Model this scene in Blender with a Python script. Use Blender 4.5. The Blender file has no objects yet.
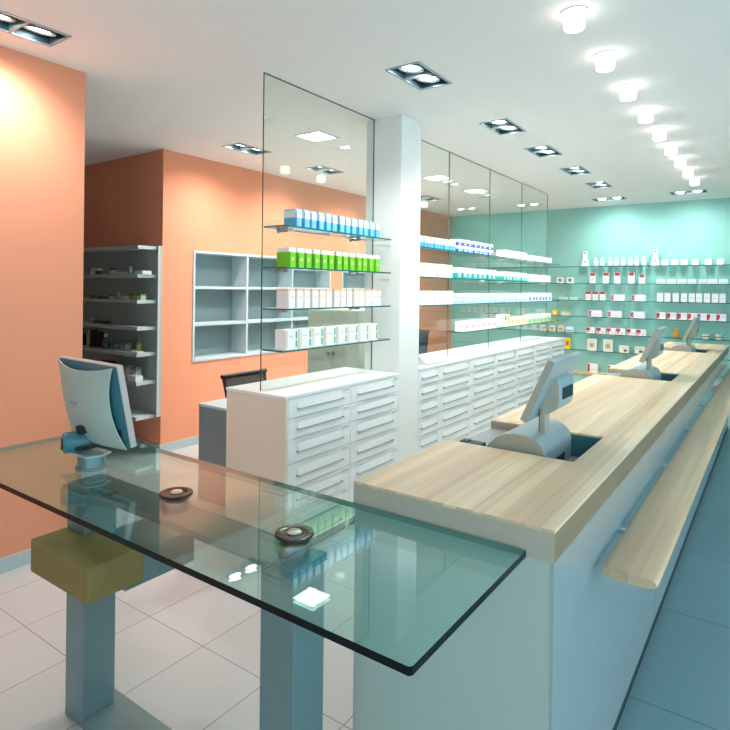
import bpy, bmesh, math
from mathutils import Vector, Matrix
C = bpy.context.scene.collection
PI = math.pi

# ------------------------------------------------------------------ materials
def new_mat(name):
    m = bpy.data.materials.new(name); m.use_nodes = True
    nt = m.node_tree
    for n in list(nt.nodes): nt.nodes.remove(n)
    out = nt.nodes.new('ShaderNodeOutputMaterial')
    return m, nt, out
def srgb(r, g, b):
    f = lambda c: (c/12.92 if c <= .04045 else ((c+.055)/1.055)**2.4)
    return (f(r/255), f(g/255), f(b/255), 1)
MATS = {}
def mat(name, rgb, rough=.5, metal=0., vary=.04, scale=6., spec=.5, coat=0., emit=0., bump=0.):
    """principled surface with a faint procedural noise in its colour and roughness"""
    if name in MATS: return MATS[name]
    m, nt, out = new_mat(name)
    p = nt.nodes.new('ShaderNodeBsdfPrincipled')
    nt.links.new(p.outputs[0], out.inputs[0])
    col = srgb(*rgb)
    tc = nt.nodes.new('ShaderNodeTexCoord')
    no = nt.nodes.new('ShaderNodeTexNoise'); no.inputs['Scale'].default_value = scale
    no.inputs['Detail'].default_value = 3
    nt.links.new(tc.outputs['Object'], no.inputs['Vector'])
    mx = nt.nodes.new('ShaderNodeMixRGB'); mx.blend_type = 'MIX'
    mx.inputs[1].default_value = tuple(c*(1-vary) for c in col[:3])+(1,)
    mx.inputs[2].default_value = tuple(min(1, c*(1+vary)) for c in col[:3])+(1,)
    nt.links.new(no.outputs[0], mx.inputs[0])
    nt.links.new(mx.outputs[0], p.inputs['Base Color'])
    p.inputs['Roughness'].default_value = rough
    p.inputs['Metallic'].default_value = metal
    p.inputs['Specular IOR Level'].default_value = spec
    p.inputs['Coat Weight'].default_value = coat
    p.inputs['Coat Roughness'].default_value = .08
    if emit:
        p.inputs['Emission Color'].default_value = col
        p.inputs['Emission Strength'].default_value = emit
    if bump:
        b = nt.nodes.new('ShaderNodeBump'); b.inputs['Strength'].default_value = bump
        b.inputs['Distance'].default_value = .002
        n2 = nt.nodes.new('ShaderNodeTexNoise'); n2.inputs['Scale'].default_value = 120
        nt.links.new(tc.outputs['Object'], n2.inputs['Vector'])
        nt.links.new(n2.outputs[0], b.inputs['Height']); nt.links.new(b.outputs[0], p.inputs['Normal'])
    MATS[name] = m
    return m
def lamp_mat(name, rgb, strength):
    m, nt, out = new_mat(name)
    e = nt.nodes.new('ShaderNodeEmission'); e.inputs[0].default_value = srgb(*rgb); e.inputs[1].default_value = strength
    nt.links.new(e.outputs[0], out.inputs[0]); return m
def glass_mat(name, tint, ior=1.5):
    """thin architectural glass: tinted see-through plus Fresnel mirror"""
    m, nt, out = new_mat(name)
    t = nt.nodes.new('ShaderNodeBsdfTransparent'); t.inputs[0].default_value = tint+(1,)
    g = nt.nodes.new('ShaderNodeBsdfGlossy'); g.inputs['Roughness'].default_value = 0.0
    g.inputs[0].default_value = (1, 1, 1, 1)
    geo = nt.nodes.new('ShaderNodeNewGeometry')
    mr = nt.nodes.new('ShaderNodeMapRange')
    mr.inputs['To Min'].default_value = ior; mr.inputs['To Max'].default_value = 1/ior
    nt.links.new(geo.outputs['Backfacing'], mr.inputs['Value'])
    f = nt.nodes.new('ShaderNodeFresnel'); nt.links.new(mr.outputs[0], f.inputs['IOR'])
    mx = nt.nodes.new('ShaderNodeMixShader')
    nt.links.new(f.outputs[0], mx.inputs[0]); nt.links.new(t.outputs[0], mx.inputs[1]); nt.links.new(g.outputs[0], mx.inputs[2])
    nt.links.new(mx.outputs[0], out.inputs[0]); return m
def tile_mat(name, rgb, mortar, w, hgt, ox, oy, rough, vary=.03):
    m, nt, out = new_mat(name)
    p = nt.nodes.new('ShaderNodeBsdfPrincipled'); nt.links.new(p.outputs[0], out.inputs[0])
    tc = nt.nodes.new('ShaderNodeTexCoord')
    mp = nt.nodes.new('ShaderNodeMapping'); mp.inputs['Location'].default_value = (ox, oy, 0)
    nt.links.new(tc.outputs['Object'], mp.inputs[0])
    b = nt.nodes.new('ShaderNodeTexBrick'); b.offset = 0; b.squash = 1
    b.inputs['Scale'].default_value = 1
    b.inputs['Brick Width'].default_value = w; b.inputs['Row Height'].default_value = hgt
    b.inputs['Mortar Size'].default_value = .0022; b.inputs['Mortar Smooth'].default_value = .1
    c = srgb(*rgb)
    b.inputs['Color1'].default_value = tuple(x*(1-vary) for x in c[:3])+(1,)
    b.inputs['Color2'].default_value = tuple(x*(1+vary) for x in c[:3])+(1,)
    b.inputs['Mortar'].default_value = srgb(*mortar)
    nt.links.new(mp.outputs[0], b.inputs['Vector'])
    no = nt.nodes.new('ShaderNodeTexNoise'); no.inputs['Scale'].default_value = 1.7; no.inputs['Detail'].default_value = 5
    nt.links.new(tc.outputs['Object'], no.inputs['Vector'])
    mr = nt.nodes.new('ShaderNodeMapRange'); mr.inputs['To Min'].default_value = .93; mr.inputs['To Max'].default_value = 1.05
    nt.links.new(no.outputs[0], mr.inputs[0])
    mx = nt.nodes.new('ShaderNodeMixRGB'); mx.blend_type = 'MULTIPLY'; mx.inputs[0].default_value = 1
    nt.links.new(b.outputs[0], mx.inputs[1]); nt.links.new(mr.outputs[0], mx.inputs[2])
    nt.links.new(mx.outputs[0], p.inputs['Base Color'])
    p.inputs['Roughness'].default_value = rough
    return m
def wood_mat(name, light, dark, strip=.048, length=1.1, rough=.35, grain=(26, 1.1, 26), axis='Y'):
    """butcher-block boards running along Y, each strip its own tone, fine grain along the board"""
    m, nt, out = new_mat(name)
    p = nt.nodes.new('ShaderNodeBsdfPrincipled'); nt.links.new(p.outputs[0], out.inputs[0])
    tc = nt.nodes.new('ShaderNodeTexCoord')
    rot = nt.nodes.new('ShaderNodeMapping'); rot.inputs['Rotation'].default_value = (0, 0, PI/2 if axis == 'Y' else 0)
    nt.links.new(tc.outputs['Object'], rot.inputs[0])
    b = nt.nodes.new('ShaderNodeTexBrick'); b.offset = .37; b.inputs['Scale'].default_value = 1
    b.inputs['Brick Width'].default_value = length; b.inputs['Row Height'].default_value = strip
    b.inputs['Mortar Size'].default_value = .0004; b.inputs['Bias'].default_value = -.1
    b.inputs['Color1'].default_value = srgb(*light); b.inputs['Color2'].default_value = srgb(*dark)
    b.inputs['Mortar'].default_value = srgb(*dark)
    nt.links.new(rot.outputs[0], b.inputs['Vector'])
    mp = nt.nodes.new('ShaderNodeMapping'); mp.inputs['Scale'].default_value = grain
    nt.links.new(tc.outputs['Object'], mp.inputs[0])
    no = nt.nodes.new('ShaderNodeTexNoise'); no.inputs['Scale'].default_value = 1.; no.inputs['Detail'].default_value = 7
    no.inputs['Roughness'].default_value = .62; no.inputs['Distortion'].default_value = .4
    nt.links.new(mp.outputs[0], no.inputs['Vector'])
    mr = nt.nodes.new('ShaderNodeMapRange'); mr.inputs['From Min'].default_value = .3; mr.inputs['From Max'].default_value = .7
    mr.inputs['To Min'].default_value = .80; mr.inputs['To Max'].default_value = 1.08
    nt.links.new(no.outputs[0], mr.inputs[0])
    mx = nt.nodes.new('ShaderNodeMixRGB'); mx.blend_type = 'MULTIPLY'; mx.inputs[0].default_value = 1
    nt.links.new(b.outputs[0], mx.inputs[1]); nt.links.new(mr.outputs[0], mx.inputs[2])
    nt.links.new(mx.outputs[0], p.inputs['Base Color']); p.inputs['Roughness'].default_value = rough
    return m

M_orange = mat('orange_wall_paint', (228, 151, 117), .75, vary=.025, scale=1.2)
M_teal = mat('mint_wall_paint', (146, 203, 195), .6, vary=.02, scale=1.2)
M_ceil = mat('ceiling_paint', (240, 240, 238), .85, vary=.01)
M_white = mat('white_wall_paint', (232, 234, 232), .6, vary=.01)
M_lam = mat('white_laminate', (236, 240, 240), .32, vary=.008)
M_cream = mat('cream_laminate', (228, 216, 200), .45, vary=.01)
M_base = mat('baseboard_grey', (176, 190, 194), .45, vary=.02)
M_grey = mat('grey_laminate', (128, 140, 142), .45, vary=.02)
M_shelf = mat('blue_grey_shelf', (184, 200, 204), .5, vary=.02)
M_dshelf = mat('dark_green_grey_panel', (166, 180, 176), .55, vary=.03)
M_cub = mat('cubby_back', (126, 148, 154), .55, vary=.03)
M_steel = mat('brushed_painted_steel', (124, 148, 152), .38, .55, vary=.05, scale=14)
M_chrome = mat('chrome', (215, 220, 222), .12, 1., vary=.02)
M_nickel = mat('satin_nickel', (175, 182, 186), .3, .9, vary=.02)
M_black = mat('black_plastic', (22, 24, 26), .4)
M_dark = mat('dark_plinth', (14, 58, 66), .5)
M_disc = mat('dark_disc', (38, 32, 30), .2, .3)
M_front = mat('counter_front_panel', (160, 172, 174), .2, vary=.01, coat=.5)
M_end = mat('counter_end_panel', (176, 190, 182), .35, vary=.01)
M_fascia = mat('counter_fascia_grey', (178, 172, 156), .45, vary=.04, scale=40)
M_mon = mat('monitor_casing', (170, 184, 176), .45, vary=.02)
M_mon2 = mat('monitor_inner_casing', (62, 118, 130), .4, vary=.03)
M_pink = mat('monitor_top_rim', (196, 184, 180), .45)
M_reg = mat('register_casing', (162, 184, 190), .32, .25, vary=.03)
M_regb = mat('register_side_casing', (168, 168, 154), .45, .1, vary=.02)
M_screen = mat('dark_screen', (20, 52, 64), .12)
M_olive = mat('olive_stone_block', (136, 116, 66), .75, vary=.16, scale=22, bump=.3)
M_gimbal = mat('gimbal_dark', (60, 82, 90), .35, .4)
M_gframe = mat('spot_frame', (150, 172, 180), .35, .5)
M_mesh = mat('chair_mesh', (74, 72, 64), .7)
M_navy = mat('chair_dark_teal', (28, 62, 76), .6)
M_tray = mat('grey_tray', (170, 178, 176), .4)
M_doc = mat('notch_shelf', (172, 172, 178), .25, .2)
M_ntch = mat('notch_lining_shade', (58, 112, 118), .4)  # lining colour, also stands in for shade on the far notch wall
G_table = glass_mat('table_glass', (.74, .915, .895))
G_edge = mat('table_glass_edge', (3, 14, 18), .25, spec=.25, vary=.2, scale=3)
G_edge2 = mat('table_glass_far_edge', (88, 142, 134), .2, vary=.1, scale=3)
G_part = glass_mat('partition_glass', (.93, .98, .965))
G_pedge = mat('partition_glass_edge', (34, 58, 56), .2)
G_pjoint = mat('partition_glass_joint', (88, 118, 112), .3)
G_shelf = glass_mat('shelf_glass', (.90, .965, .955))
G_sedge = mat('shelf_glass_edge', (34, 104, 104), .15)
G_win = glass_mat('window_glass', (.96, .98, .98))
L_round = lamp_mat('round_lamp_glow', (255, 248, 240), 6.)
L_spot = lamp_mat('spot_lamp_glow', (255, 250, 244), 22.)
L_wash = lamp_mat('square_lamp_glow', (255, 252, 244), 9.)
W_top = wood_mat('counter_wood', (244, 222, 188), (214, 184, 148), strip=.042, length=3.2, grain=(34, .8, 34))
W_rail = wood_mat('rail_wood', (214, 186, 152), (194, 166, 132), strip=.07, length=5., grain=(22, .9, 22))
W_edge = wood_mat('counter_edge_wood', (150, 130, 102), (122, 104, 80), strip=.02, length=2.)
F_left = tile_mat('staff_floor_tiles', (190, 190, 190), (118, 116, 114), .4067, .4067, 2.135+.4067*20, -1.345+.4067*20, .32)
F_right = tile_mat('customer_floor_tiles', (120, 154, 164), (44, 76, 86),   .8134, .8134, .475, -2.565+.8134*20, .30)

# ------------------------------------------------------------------ mesh helper
class B:
    def __init__(s): s.bm = bmesh.new()
    def face(s, pts, mi=0):
        f = s.bm.faces.new([s.bm.verts.new(p) for p in pts]); f.material_index = mi; return f
    def box(s, x0, x1, y0, y1, z0, z1, mi=0, mis=None):
        v = [s.bm.verts.new((x, y, z)) for z in (z0, z1) for y in (y0, y1) for x in (x0, x1)]
        fs = [(0, 2, 3, 1), (4, 5, 7, 6), (0, 1, 5, 4), (2, 6, 7, 3), (0, 4, 6, 2), (1, 3, 7, 5)]  # -z +z -y +y -x +x
        for i, f in enumerate(fs):
            fa = s.bm.faces.new([v[k] for k in f]); fa.material_index = mis[i] if mis else mi
        return s
    def prism(s, poly, plane, a, b, mi=0, mcap=None):
        """extrude a 2-D polygon; plane 'xz' extrudes along y, 'yz' along x, 'xy' along z"""
        def P(p, t):
            return {'xz': (p[0], t, p[1]), 'yz': (t, p[0], p[1]), 'xy': (p[0], p[1], t)}[plane]
        A = [s.bm.verts.new(P(p, a)) for p in poly]; Bv = [s.bm.verts.new(P(p, b)) for p in poly]
        n = len(poly)
        f1 = s.bm.faces.new(A); f2 = s.bm.faces.new(Bv[::-1])
        f1.material_index = f2.material_index = mi if mcap is None else mcap
        for i in range(n):
            f = s.bm.faces.new((A[i], Bv[i], Bv[(i+1) % n], A[(i+1) % n])); f.material_index = mi
        return s
    def cyl(s, p0, p1, r, n=16, mi=0, r1=None, mcap=None):
        p0 = Vector(p0); p1 = Vector(p1); d = (p1-p0).normalized()
        u = d.orthogonal().normalized(); w = d.cross(u)
        r1 = r if r1 is None else r1
        A = [s.bm.verts.new(p0+(u*math.cos(2*PI*i/n)+w*math.sin(2*PI*i/n))*r) for i in range(n)]
        Bv = [s.bm.verts.new(p1+(u*math.cos(2*PI*i/n)+w*math.sin(2*PI*i/n))*r1) for i in range(n)]
        for i in range(n):
            f = s.bm.faces.new((A[i], A[(i+1) % n], Bv[(i+1) % n], Bv[i])); f.material_index = mi
        c = mi if mcap is None else mcap
        f = s.bm.faces.new(A[::-1]); f.material_index = c
        f = s.bm.faces.new(Bv); f.material_index = c
        return s
    def lathe(s, prof, cx=0, cy=0, n=24, mi=0):
        rings = []
        for r, z in prof:
            if r < 1e-6: rings.append([s.bm.verts.new((cx, cy, z))])
            else: rings.append([s.bm.verts.new((cx+r*math.cos(2*PI*i/n), cy+r*math.sin(2*PI*i/n), z)) for i in range(n)])
        for a, b in zip(rings, rings[1:]):
            for i in range(n):
                j = (i+1) % n
                if len(a) == 1 and len(b) == 1: continue
                if len(a) == 1: vs = (a[0], b[j], b[i])
                elif len(b) == 1: vs = (a[i], a[j], b[0])
                else: vs = (a[i], a[j], b[j], b[i])
                f = s.bm.faces.new(vs); f.material_index = mi
        return s
def obj(name, b, mats, parent=None, bevel=0, smooth=False, loc=None, rot=None, kind=None, seg=2):
    bm = b.bm
    bmesh.ops.recalc_face_normals(bm, faces=bm.faces)
    me = bpy.data.meshes.new(name); bm.to_mesh(me); bm.free()
    for m in (mats if isinstance(mats, (list, tuple)) else [mats]): me.materials.append(m)
    if smooth:
        for p in me.polygons: p.use_smooth = True
        me.set_sharp_from_angle(angle=math.radians(35))
    o = bpy.data.objects.new(name, me); C.objects.link(o)
    if parent is not None: o.parent = parent
    if loc: o.location = loc
    if rot: o.rotation_euler = rot
    if bevel:
        m = o.modifiers.new('bevel', 'BEVEL'); m.width = bevel; m.segments = seg; m.limit_method = 'ANGLE'
    if kind: o['kind'] = kind
    return o
def tag(o, label, cat, group=None):
    o['label'] = label; o['category'] = cat
    if group: o['group'] = group
    return o
def thing(name, label, cat, loc=(0, 0, 0), rz=0, group=None):
    o = bpy.data.objects.new(name, None); C.objects.link(o); o.empty_display_size = .05
    o.location = loc; o.rotation_euler = (0, 0, rz)
    return tag(o, label, cat, group)
def children_of(o): return [c for c in bpy.data.objects if c.parent == o]
def dup(root, loc, rz=0, label=None, group=None, parent=None):
    r = root.copy(); C.objects.link(r); r.location = loc; r.rotation_euler = (0, 0, rz)
    if parent is not None: r.parent = parent
    if label: r['label'] = label
    if group: r['group'] = group
    for ch in children_of(root):
        c = ch.copy(); C.objects.link(c); c.parent = r
        for g in children_of(ch):
            d = g.copy(); C.objects.link(d); d.parent = c
    return r
def struct(name, b, mats, bevel=0): return obj(name, b, mats, kind='structure', bevel=bevel)
ORD = ['nearest', 'second', 'third', 'fourth', 'fifth', 'sixth', 'seventh', 'eighth', 'ninth', 'tenth', 'eleventh', 'twelfth', 'thirteenth', 'fourteenth', 'fifteenth', 'sixteenth']

# ------------------------------------------------------------------ room shell
H = 3.0
XL, XR, YF, YB = -7.6, 2.6, -2.6, 9.75
b = B(); b.box(XL, -.475, YF, YB, -.12, 0); struct('floor', b, F_left)
b = B(); b.box(-.475, XR, YF, YB, -.12, 0); struct('floor', b, F_right)
# fixtures sit in real openings of the ceiling
SQ = .115
spot_sites = [(-1.868, 3.20), (-1.868, 4.58), (-1.868, 5.60), (-1.868, 6.70), (-1.868, 7.75), (-2.03, 9.0), (-1.0, 8.93)]
wall_sites = [(-3.25, 1.42), (-4.24, 3.96), (-4.24, 5.15), (-4.24, 6.35), (-4.24, 7.55)]
sq_sites = [(-3.37, 3.97), (-3.39, 5.15), (-3.39, 6.25), (-3.39, 7.36)]
holes = []
for x, y in spot_sites[:5] + wall_sites: holes.append((x-.105, x+.105, y-.205, y+.205))
for x, y in spot_sites[5:]: holes.append((x-.205, x+.205, y-.105, y+.105))
for x, y in sq_sites: holes.append((x-.13, x+.13, y-.13, y+.13))
xs = sorted({XL, XR} | {round(v, 4) for h_ in holes for v in h_[:2]}); ys = sorted({YF, YB} | {round(v, 4) for h_ in holes for v in h_[2:]})
b = B()
for i in range(len(xs)-1):
    for j in range(len(ys)-1):
        cx, cy = (xs[i]+xs[i+1])/2, (ys[j]+ys[j+1])/2
        if any(h_[0] < cx < h_[1] and h_[2] < cy < h_[3] for h_ in holes): continue
        b.face([(xs[i], ys[j], H), (xs[i+1], ys[j], H), (xs[i+1], ys[j+1], H), (xs[i], ys[j+1], H)])
bmesh.ops.remove_doubles(b.bm, verts=b.bm.verts, dist=1e-5)
b.box(XL, XR, YF, YB, H+.2, H+.3)
struct('ceiling', b, M_ceil)
b = B(); b.box(XL, XR, YB, YB+.15, 0, H+.2); struct('wall_back', b, M_teal)
CUB = [(3.875, 6.15, 3), (6.40, 8.15, 2)]; CZ0, CZ1 = .86, 2.025
b = B(); b.box(-5.25, -4.95, 3.66, YB, 0, CZ0); b.box(-5.25, -4.95, 3.66, YB, CZ1, H+.2)
b.box(-5.25, -4.95, 3.66, 3.875, CZ0, CZ1); b.box(-5.25, -4.95, 6.15, 6.40, CZ0, CZ1); b.box(-5.25, -4.95, 8.15, YB, CZ0, CZ1)
struct('wall_left', b, M_orange)
b = B(); b.box(XL, -4.95, 3.51, 3.66, 0, H+.2); struct('wall_alcove', b, M_orange)
b = B(); b.box(-3.75, -3.60, YF, 1.972, 0, H+.2); struct('wall_near', b, M_orange)
b = B(); b.box(XL-.15, XL, YF, 3.66, 0, H+.2); struct('wall_passage', b, M_orange)
# column
b = B(); b.box(-2.72, -2.385, 3.825, 4.125, 0, H+.001); struct('wall_column', b, M_white, .004)
# shop front and right wall with big windows on the customer side
def window_wall(name, axis, pos, t, a0, a1, openings, m, z0=.0, z1=2.75):
    b = B(); cuts = [a0]+[v for o_ in openings for v in o_]+[a1]
    def bx(p, q, za, zb):
        if axis == 'x': b.box(pos, pos+t, p, q, za, zb)
        else: b.box(p, q, pos, pos+t, za, zb)
    for i in range(0, len(cuts), 2): bx(cuts[i], cuts[i+1], 0, H+.2)
    for p, q in openings:
        bx(p, q, z1, H+.2)
        if z0 > 0: bx(p, q, 0, z0)
    struct(name, b, m)
ops_r = [(-2.1, .6), (1.0, 3.6), (4.0, 6.6)]
window_wall('wall_right', 'x', XR, .2, YF, YB, ops_r, M_white, .25, 2.6)
ops_f = [(-.6, 2.2)]
window_wall('wall_front', 'y', YF-.2, .2, XL, XR, ops_f, M_white, .15, 2.6)
k = 1
for p, q in ops_r:
    b = B()
    for (ya, yb, za, zb) in ((p, q, .25, .31), (p, q, 2.54, 2.6), (p, p+.06, .31, 2.54), (q-.06, q, .31, 2.54), ((p+q)/2-.03, (p+q)/2+.03, .31, 2.54)):
        b.box(XR+.06, XR+.12, ya, yb, za, zb)
    w = struct('window_%d' % k, b, M_nickel)
    b = B(); b.box(XR+.085, XR+.093, p+.06, q-.06, .31, 2.54); obj('window_pane', b, G_win, w); k += 1
for p, q in ops_f:
    b = B()
    for (xa, xb, za, zb) in ((p, q, .15, .21), (p, q, 2.54, 2.6), (p, p+.06, .21, 2.54), (q-.06, q, .21, 2.54), ((p+q)/2-.03, (p+q)/2+.03, .21, 2.54)):
        b.box(xa, xb, YF-.12, YF-.06, za, zb)
    w = struct('window_%d' % k, b, M_nickel)
    b = B(); b.box(p+.06, q-.06, YF-.093, YF-.085, .21, 2.54); obj('window_pane', b, G_win, w); k += 1
# baseboards
bh = .085
b = B(); b.box(-3.60, -3.588, YF, 1.972, 0, bh); struct('baseboard_near', b, M_base)
b = B(); b.box(-4.95, -4.938, 3.51, YB, 0, bh); struct('baseboard_left', b, M_base)
b = B(); b.box(XL, -4.938, 3.498, 3.51, 0, bh); struct('baseboard_alcove', b, M_base)

# ------------------------------------------------------------------ ceiling lights
GR_S = 'twin square spotlights recessed in the ceiling'
def make_spot(name, label, x, y, rz, tilt=.5, group=GR_S):
    t = thing(name, label, 'spotlight', (x, y, H), rz, group)
    # frame with centre bar and side walls of the recess
    b = B(); a, c, w = .105, .205, .014
    b.box(-a-w, -a, -c-w, c+w, -.006, .001); b.box(a, a+w, -c-w, c+w, -.006, .001)
    b.box(-a, a, -c-w, -c, -.006, .001); b.box(-a, a, c, c+w, -.006, .001)
    b.box(-a, a, -.007, .007, -.006, .12)
    obj('frame', b, M_gframe, t)
    b = B(); e = .004
    b.box(-a, a, -c, c, .15, .155)
    b.box(-a, -a+e, -c, c, .001, .15); b.box(a-e, a, -c, c, .001, .15); b.box(-a+e, a-e, -c, -c+e, .001, .15); b.box(-a+e, a-e, c-e, c, .001, .15)
    obj('housing', b, M_gimbal, t)
    for s in (-1, 1):
        g = B(); n = 28; R, r = .082, .068
        g.lathe([(R, .03), (R, -.008), (R-.006, -.010), (r-.008, -.002), (r*.6, .03), (R*.62, .062), (R, .03)], n=n)
        go = obj('gimbal', g, M_gframe, t, smooth=True, loc=(0, s*.103, .022), rot=(0, tilt, 0))
        l = B(); l.lathe([(0, -.004), (.052, -.004), (.056, .002), (.052, .008), (0, .008)], n=24)
        obj('lamp', l, L_spot, go, smooth=True)
    return t
names = ['nearest to the camera', 'second from the camera', 'third from the camera', 'fourth from the camera', 'fifth from the camera']
for i, (x, y) in enumerate(spot_sites[:5]):
    l_ = 'twin square ceiling spotlight along the drawer wall, %s' % names[i]
    make_spot('ceiling_spotlight', l_, x, y, 0, tilt=.12)
make_spot('ceiling_spotlight', 'narrow ceiling spotlight before the mint wall, nearer the glass partition', *spot_sites[5], PI/2, tilt=.5)
make_spot('ceiling_spotlight', 'narrow ceiling spotlight before the mint wall, at the end of the round lamps', *spot_sites[6], PI/2, tilt=.5)
wl = ['recessed spotlight at top left corner over the near orange wall',
      'recessed spotlight in the ceiling left of the glass, over the grey cubby shelves',
      'recessed spotlight seen through the front glass above the orange wall',
      'recessed spotlight over the orange wall behind the white column',
      'farthest recessed spotlight over the orange wall, seen through rear glass']
for i, (x, y) in enumerate(wall_sites): make_spot('ceiling_spotlight', wl[i], x, y, 0, tilt=.22)
sl = ['bright square ceiling panel seen through the front glass partition',
      'square ceiling panel hidden behind the white column',
      'bright square ceiling panel seen through the first rear glass pane',
      'bright square ceiling panel seen through the second rear glass pane']
for i, (x, y) in enumerate(sq_sites):
    t = thing('ceiling_panel_light', sl[i], 'ceiling light', (x, y, H), 0, 'square ceiling panels behind the partition')
    b = B(); a, w = .13, .016
    for q in ((-a-w, -a, -a-w, a+w), (a, a+w, -a-w, a+w), (-a, a, -a-w, -a), (-a, a, a, a+w)): b.box(*q, -.006, .001)
    b.box(-a, a, -a, a, .06, .065)
    obj('frame', b, M_gframe, t)
    b = B(); b.box(-a, a, -a, a, .004, .016); obj('diffuser', b, L_wash, t)
rd = None
for i in range(9):
    y = 2.87+.622*i-(.06 if i > 5 else 0)*0
    lab = 'round frosted ceiling lamp above the counter, %s in the row' % (ORD[i]+(' from camera' if i else ' to camera'))
    if rd is None:
        rd = thing('round_ceiling_lamp', lab, 'ceiling light', (-.815, y, H), 0, 'round frosted lamps in a row over the counter')
        b = B(); b.lathe([(0, -.001), (.062, -.001), (.064, -.006), (.050, -.010), (0, -.010)][::-1], n=32)
        obj('ceiling_ring', b, M_lam, rd, smooth=True)
        b = B(); b.lathe([(0, -.010), (.047, -.010), (.049, -.030), (.049, -.078), (.044, -.086), (0, -.088)], n=32)
        obj('shade', b, L_round, rd, smooth=True)
    else: dup(rd, (-.815, y, H), 0, lab)

# ------------------------------------------------------------------ service counter
CX0, CX1, CY0, CY1, CZ = -1.135, -.475, 1.545, 8.275, 1.014
notches = [(2.21, 2.67), (4.63, 5.09), (7.03, 7.45)]
NX = -.612
ct = thing('service_counter', 'long pale counter with pale wood top running from the glass table to back', 'counter', ((CX0+CX1)/2, CY0, 0))
ox, oy = (CX0+CX1)/2, CY0
def outline(inset=0.):
    pts = [(CX1-inset, CY0+inset), (CX1-inset, CY1-inset), (CX0+inset, CY1-inset)]
    for a, c in notches[::-1]: pts += [(CX0+inset, c+inset), (NX+inset, c+inset), (NX+inset, a-inset), (CX0+inset, a-inset)]
    pts.append((CX0+inset, CY0+inset))
    return [(x-ox, y-oy) for x, y in pts]
# one closed slab with the three notches left open
def slabs(z0, z1, band=False):
    b = B(); xs_ = [CX0, NX, CX1]; ys_ = [CY0]+[v for q in notches for v in q]+[CY1]
    filled = lambda i, j: 0 <= i < 2 and 0 <= j < len(ys_)-1 and not (i == 0 and j % 2 == 1)
    def q(pts, mi): b.face([(x-ox, y-oy, z) for x, y, z in pts], mi)
    for i in range(2):
        for j in range(len(ys_)-1):
            if not filled(i, j): continue
            x0, x1, y0, y1 = xs_[i], xs_[i+1], ys_[j], ys_[j+1]
            q([(x0, y0, z1), (x1, y0, z1), (x1, y1, z1), (x0, y1, z1)], 0)
            q([(x0, y0, z0), (x0, y1, z0), (x1, y1, z0), (x1, y0, z0)], 0)
            for (di, dj, e) in ((-1, 0, (x0, y0, x0, y1)), (1, 0, (x1, y0, x1, y1)), (0, -1, (x0, y0, x1, y0)), (0, 1, (x0, y1, x1, y1))):
                if filled(i+di, j+dj): continue
                mi = 0 if not band else (1 if di == 1 and i == 1 else (2 if (i == 1 and di == -1) else 0))
                if band and dj and (j+dj < 0 or j+dj >= len(ys_)-1): mi = 0
                q([(e[0], e[1], z0), (e[2], e[3], z0), (e[2], e[3], z1), (e[0], e[1], z1)], mi)
    bmesh.ops.remove_doubles(b.bm, verts=b.bm.verts, dist=1e-5)
    return b
obj('wood_top', slabs(CZ-.008, CZ), W_top, ct)
obj('edge_band', slabs(CZ-.086, CZ-.008, True), [M_fascia, W_edge, M_ntch], ct)
# carcass
b = B()
hw = (CX1-CX0)/2
b.box(-hw+.004, hw-.01, .004, .03, .05, CZ-.086, mis=[0]*6)
obj('end_panel', b, M_end, ct)
b = B(); b.box(-hw+.004, hw-.01, CY1-oy-.03, CY1-oy-.004, .05, CZ-.086); obj('far_end_panel', b, M_end, ct)
b = B(); b.box(hw-.01, hw-.001, .002, CY1-oy-.004, .055, CZ-.086)
obj('front_panel', b, M_front, ct)
b = B(); b.box(-hw+.03, hw-.012, .03, CY1-oy-.03, .05, .07); obj('bottom_board', b, M_grey, ct)
b = B(); b.box(-hw+.01, -hw+.03, .03, CY1-oy-.03, .07, CZ-.19); obj('rear_panel', b, M_end, ct)
b = B(); b.box(-hw+.01, hw-.003, .01, CY1-oy-.01, 0, .05); obj('plinth', b, M_dark, ct)
for a, c in notches:
    b = B(); b.box(-hw, NX-ox-.0, a-oy-.001, c-oy+.001, CZ-.118, CZ-.106); obj('recessed_shelf', b, M_doc, ct)
    b = B(); e = .004
    b.box(NX-ox, NX-ox+e, a-oy, c-oy, CZ-.118, CZ-.086); b.box(-hw+.03, NX-ox, c-oy, c-oy+e, CZ-.19, CZ-.086); b.box(-hw+.03, NX-ox, a-oy-e, a-oy, CZ-.19, CZ-.086)
    b.box(-.86-ox, NX-ox-.001, c-oy-.004, c-oy, CZ-.086, CZ-.009)  # thin teal sheet paints shade over the right part of the far wall
    obj('recess_lining_shade', b, M_ntch, ct)
# bumper rail with rounded section, on brackets
rail = B(); n = 28; rx, rz_ = .083, .018; prof = []
for i in range(n):
    a = 2*PI*i/n; cx_ = math.copysign(abs(math.cos(a))**.55, math.cos(a)); sz = math.copysign(abs(math.sin(a))**.75, math.sin(a))
    prof.append((cx_*rx, sz*rz_))
def ring(y, k, dz=0): return [rail.bm.verts.new((p[0]*k, y, p[1]*k+dz)) for p in prof]
ys_ = [(0, .92, .0), (.004, .965, 0), (.012, .99, 0), (.035, 1, 0), (6.265, 1, 0), (6.30, .9, 0)]
rs = [ring(*q) for q in ys_]
for p, q in zip(rs, rs[1:]):
    for i in range(n): rail.bm.faces.new((p[i], p[(i+1) % n], q[(i+1) % n], q[i]))
rail.bm.faces.new(rs[0]); rail.bm.faces.new(rs[-1][::-1])
RZ = .770
ra = obj('bumper_rail', rail, W_rail, ct, smooth=True, loc=(-.366-ox, 1.925-oy, RZ))
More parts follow.
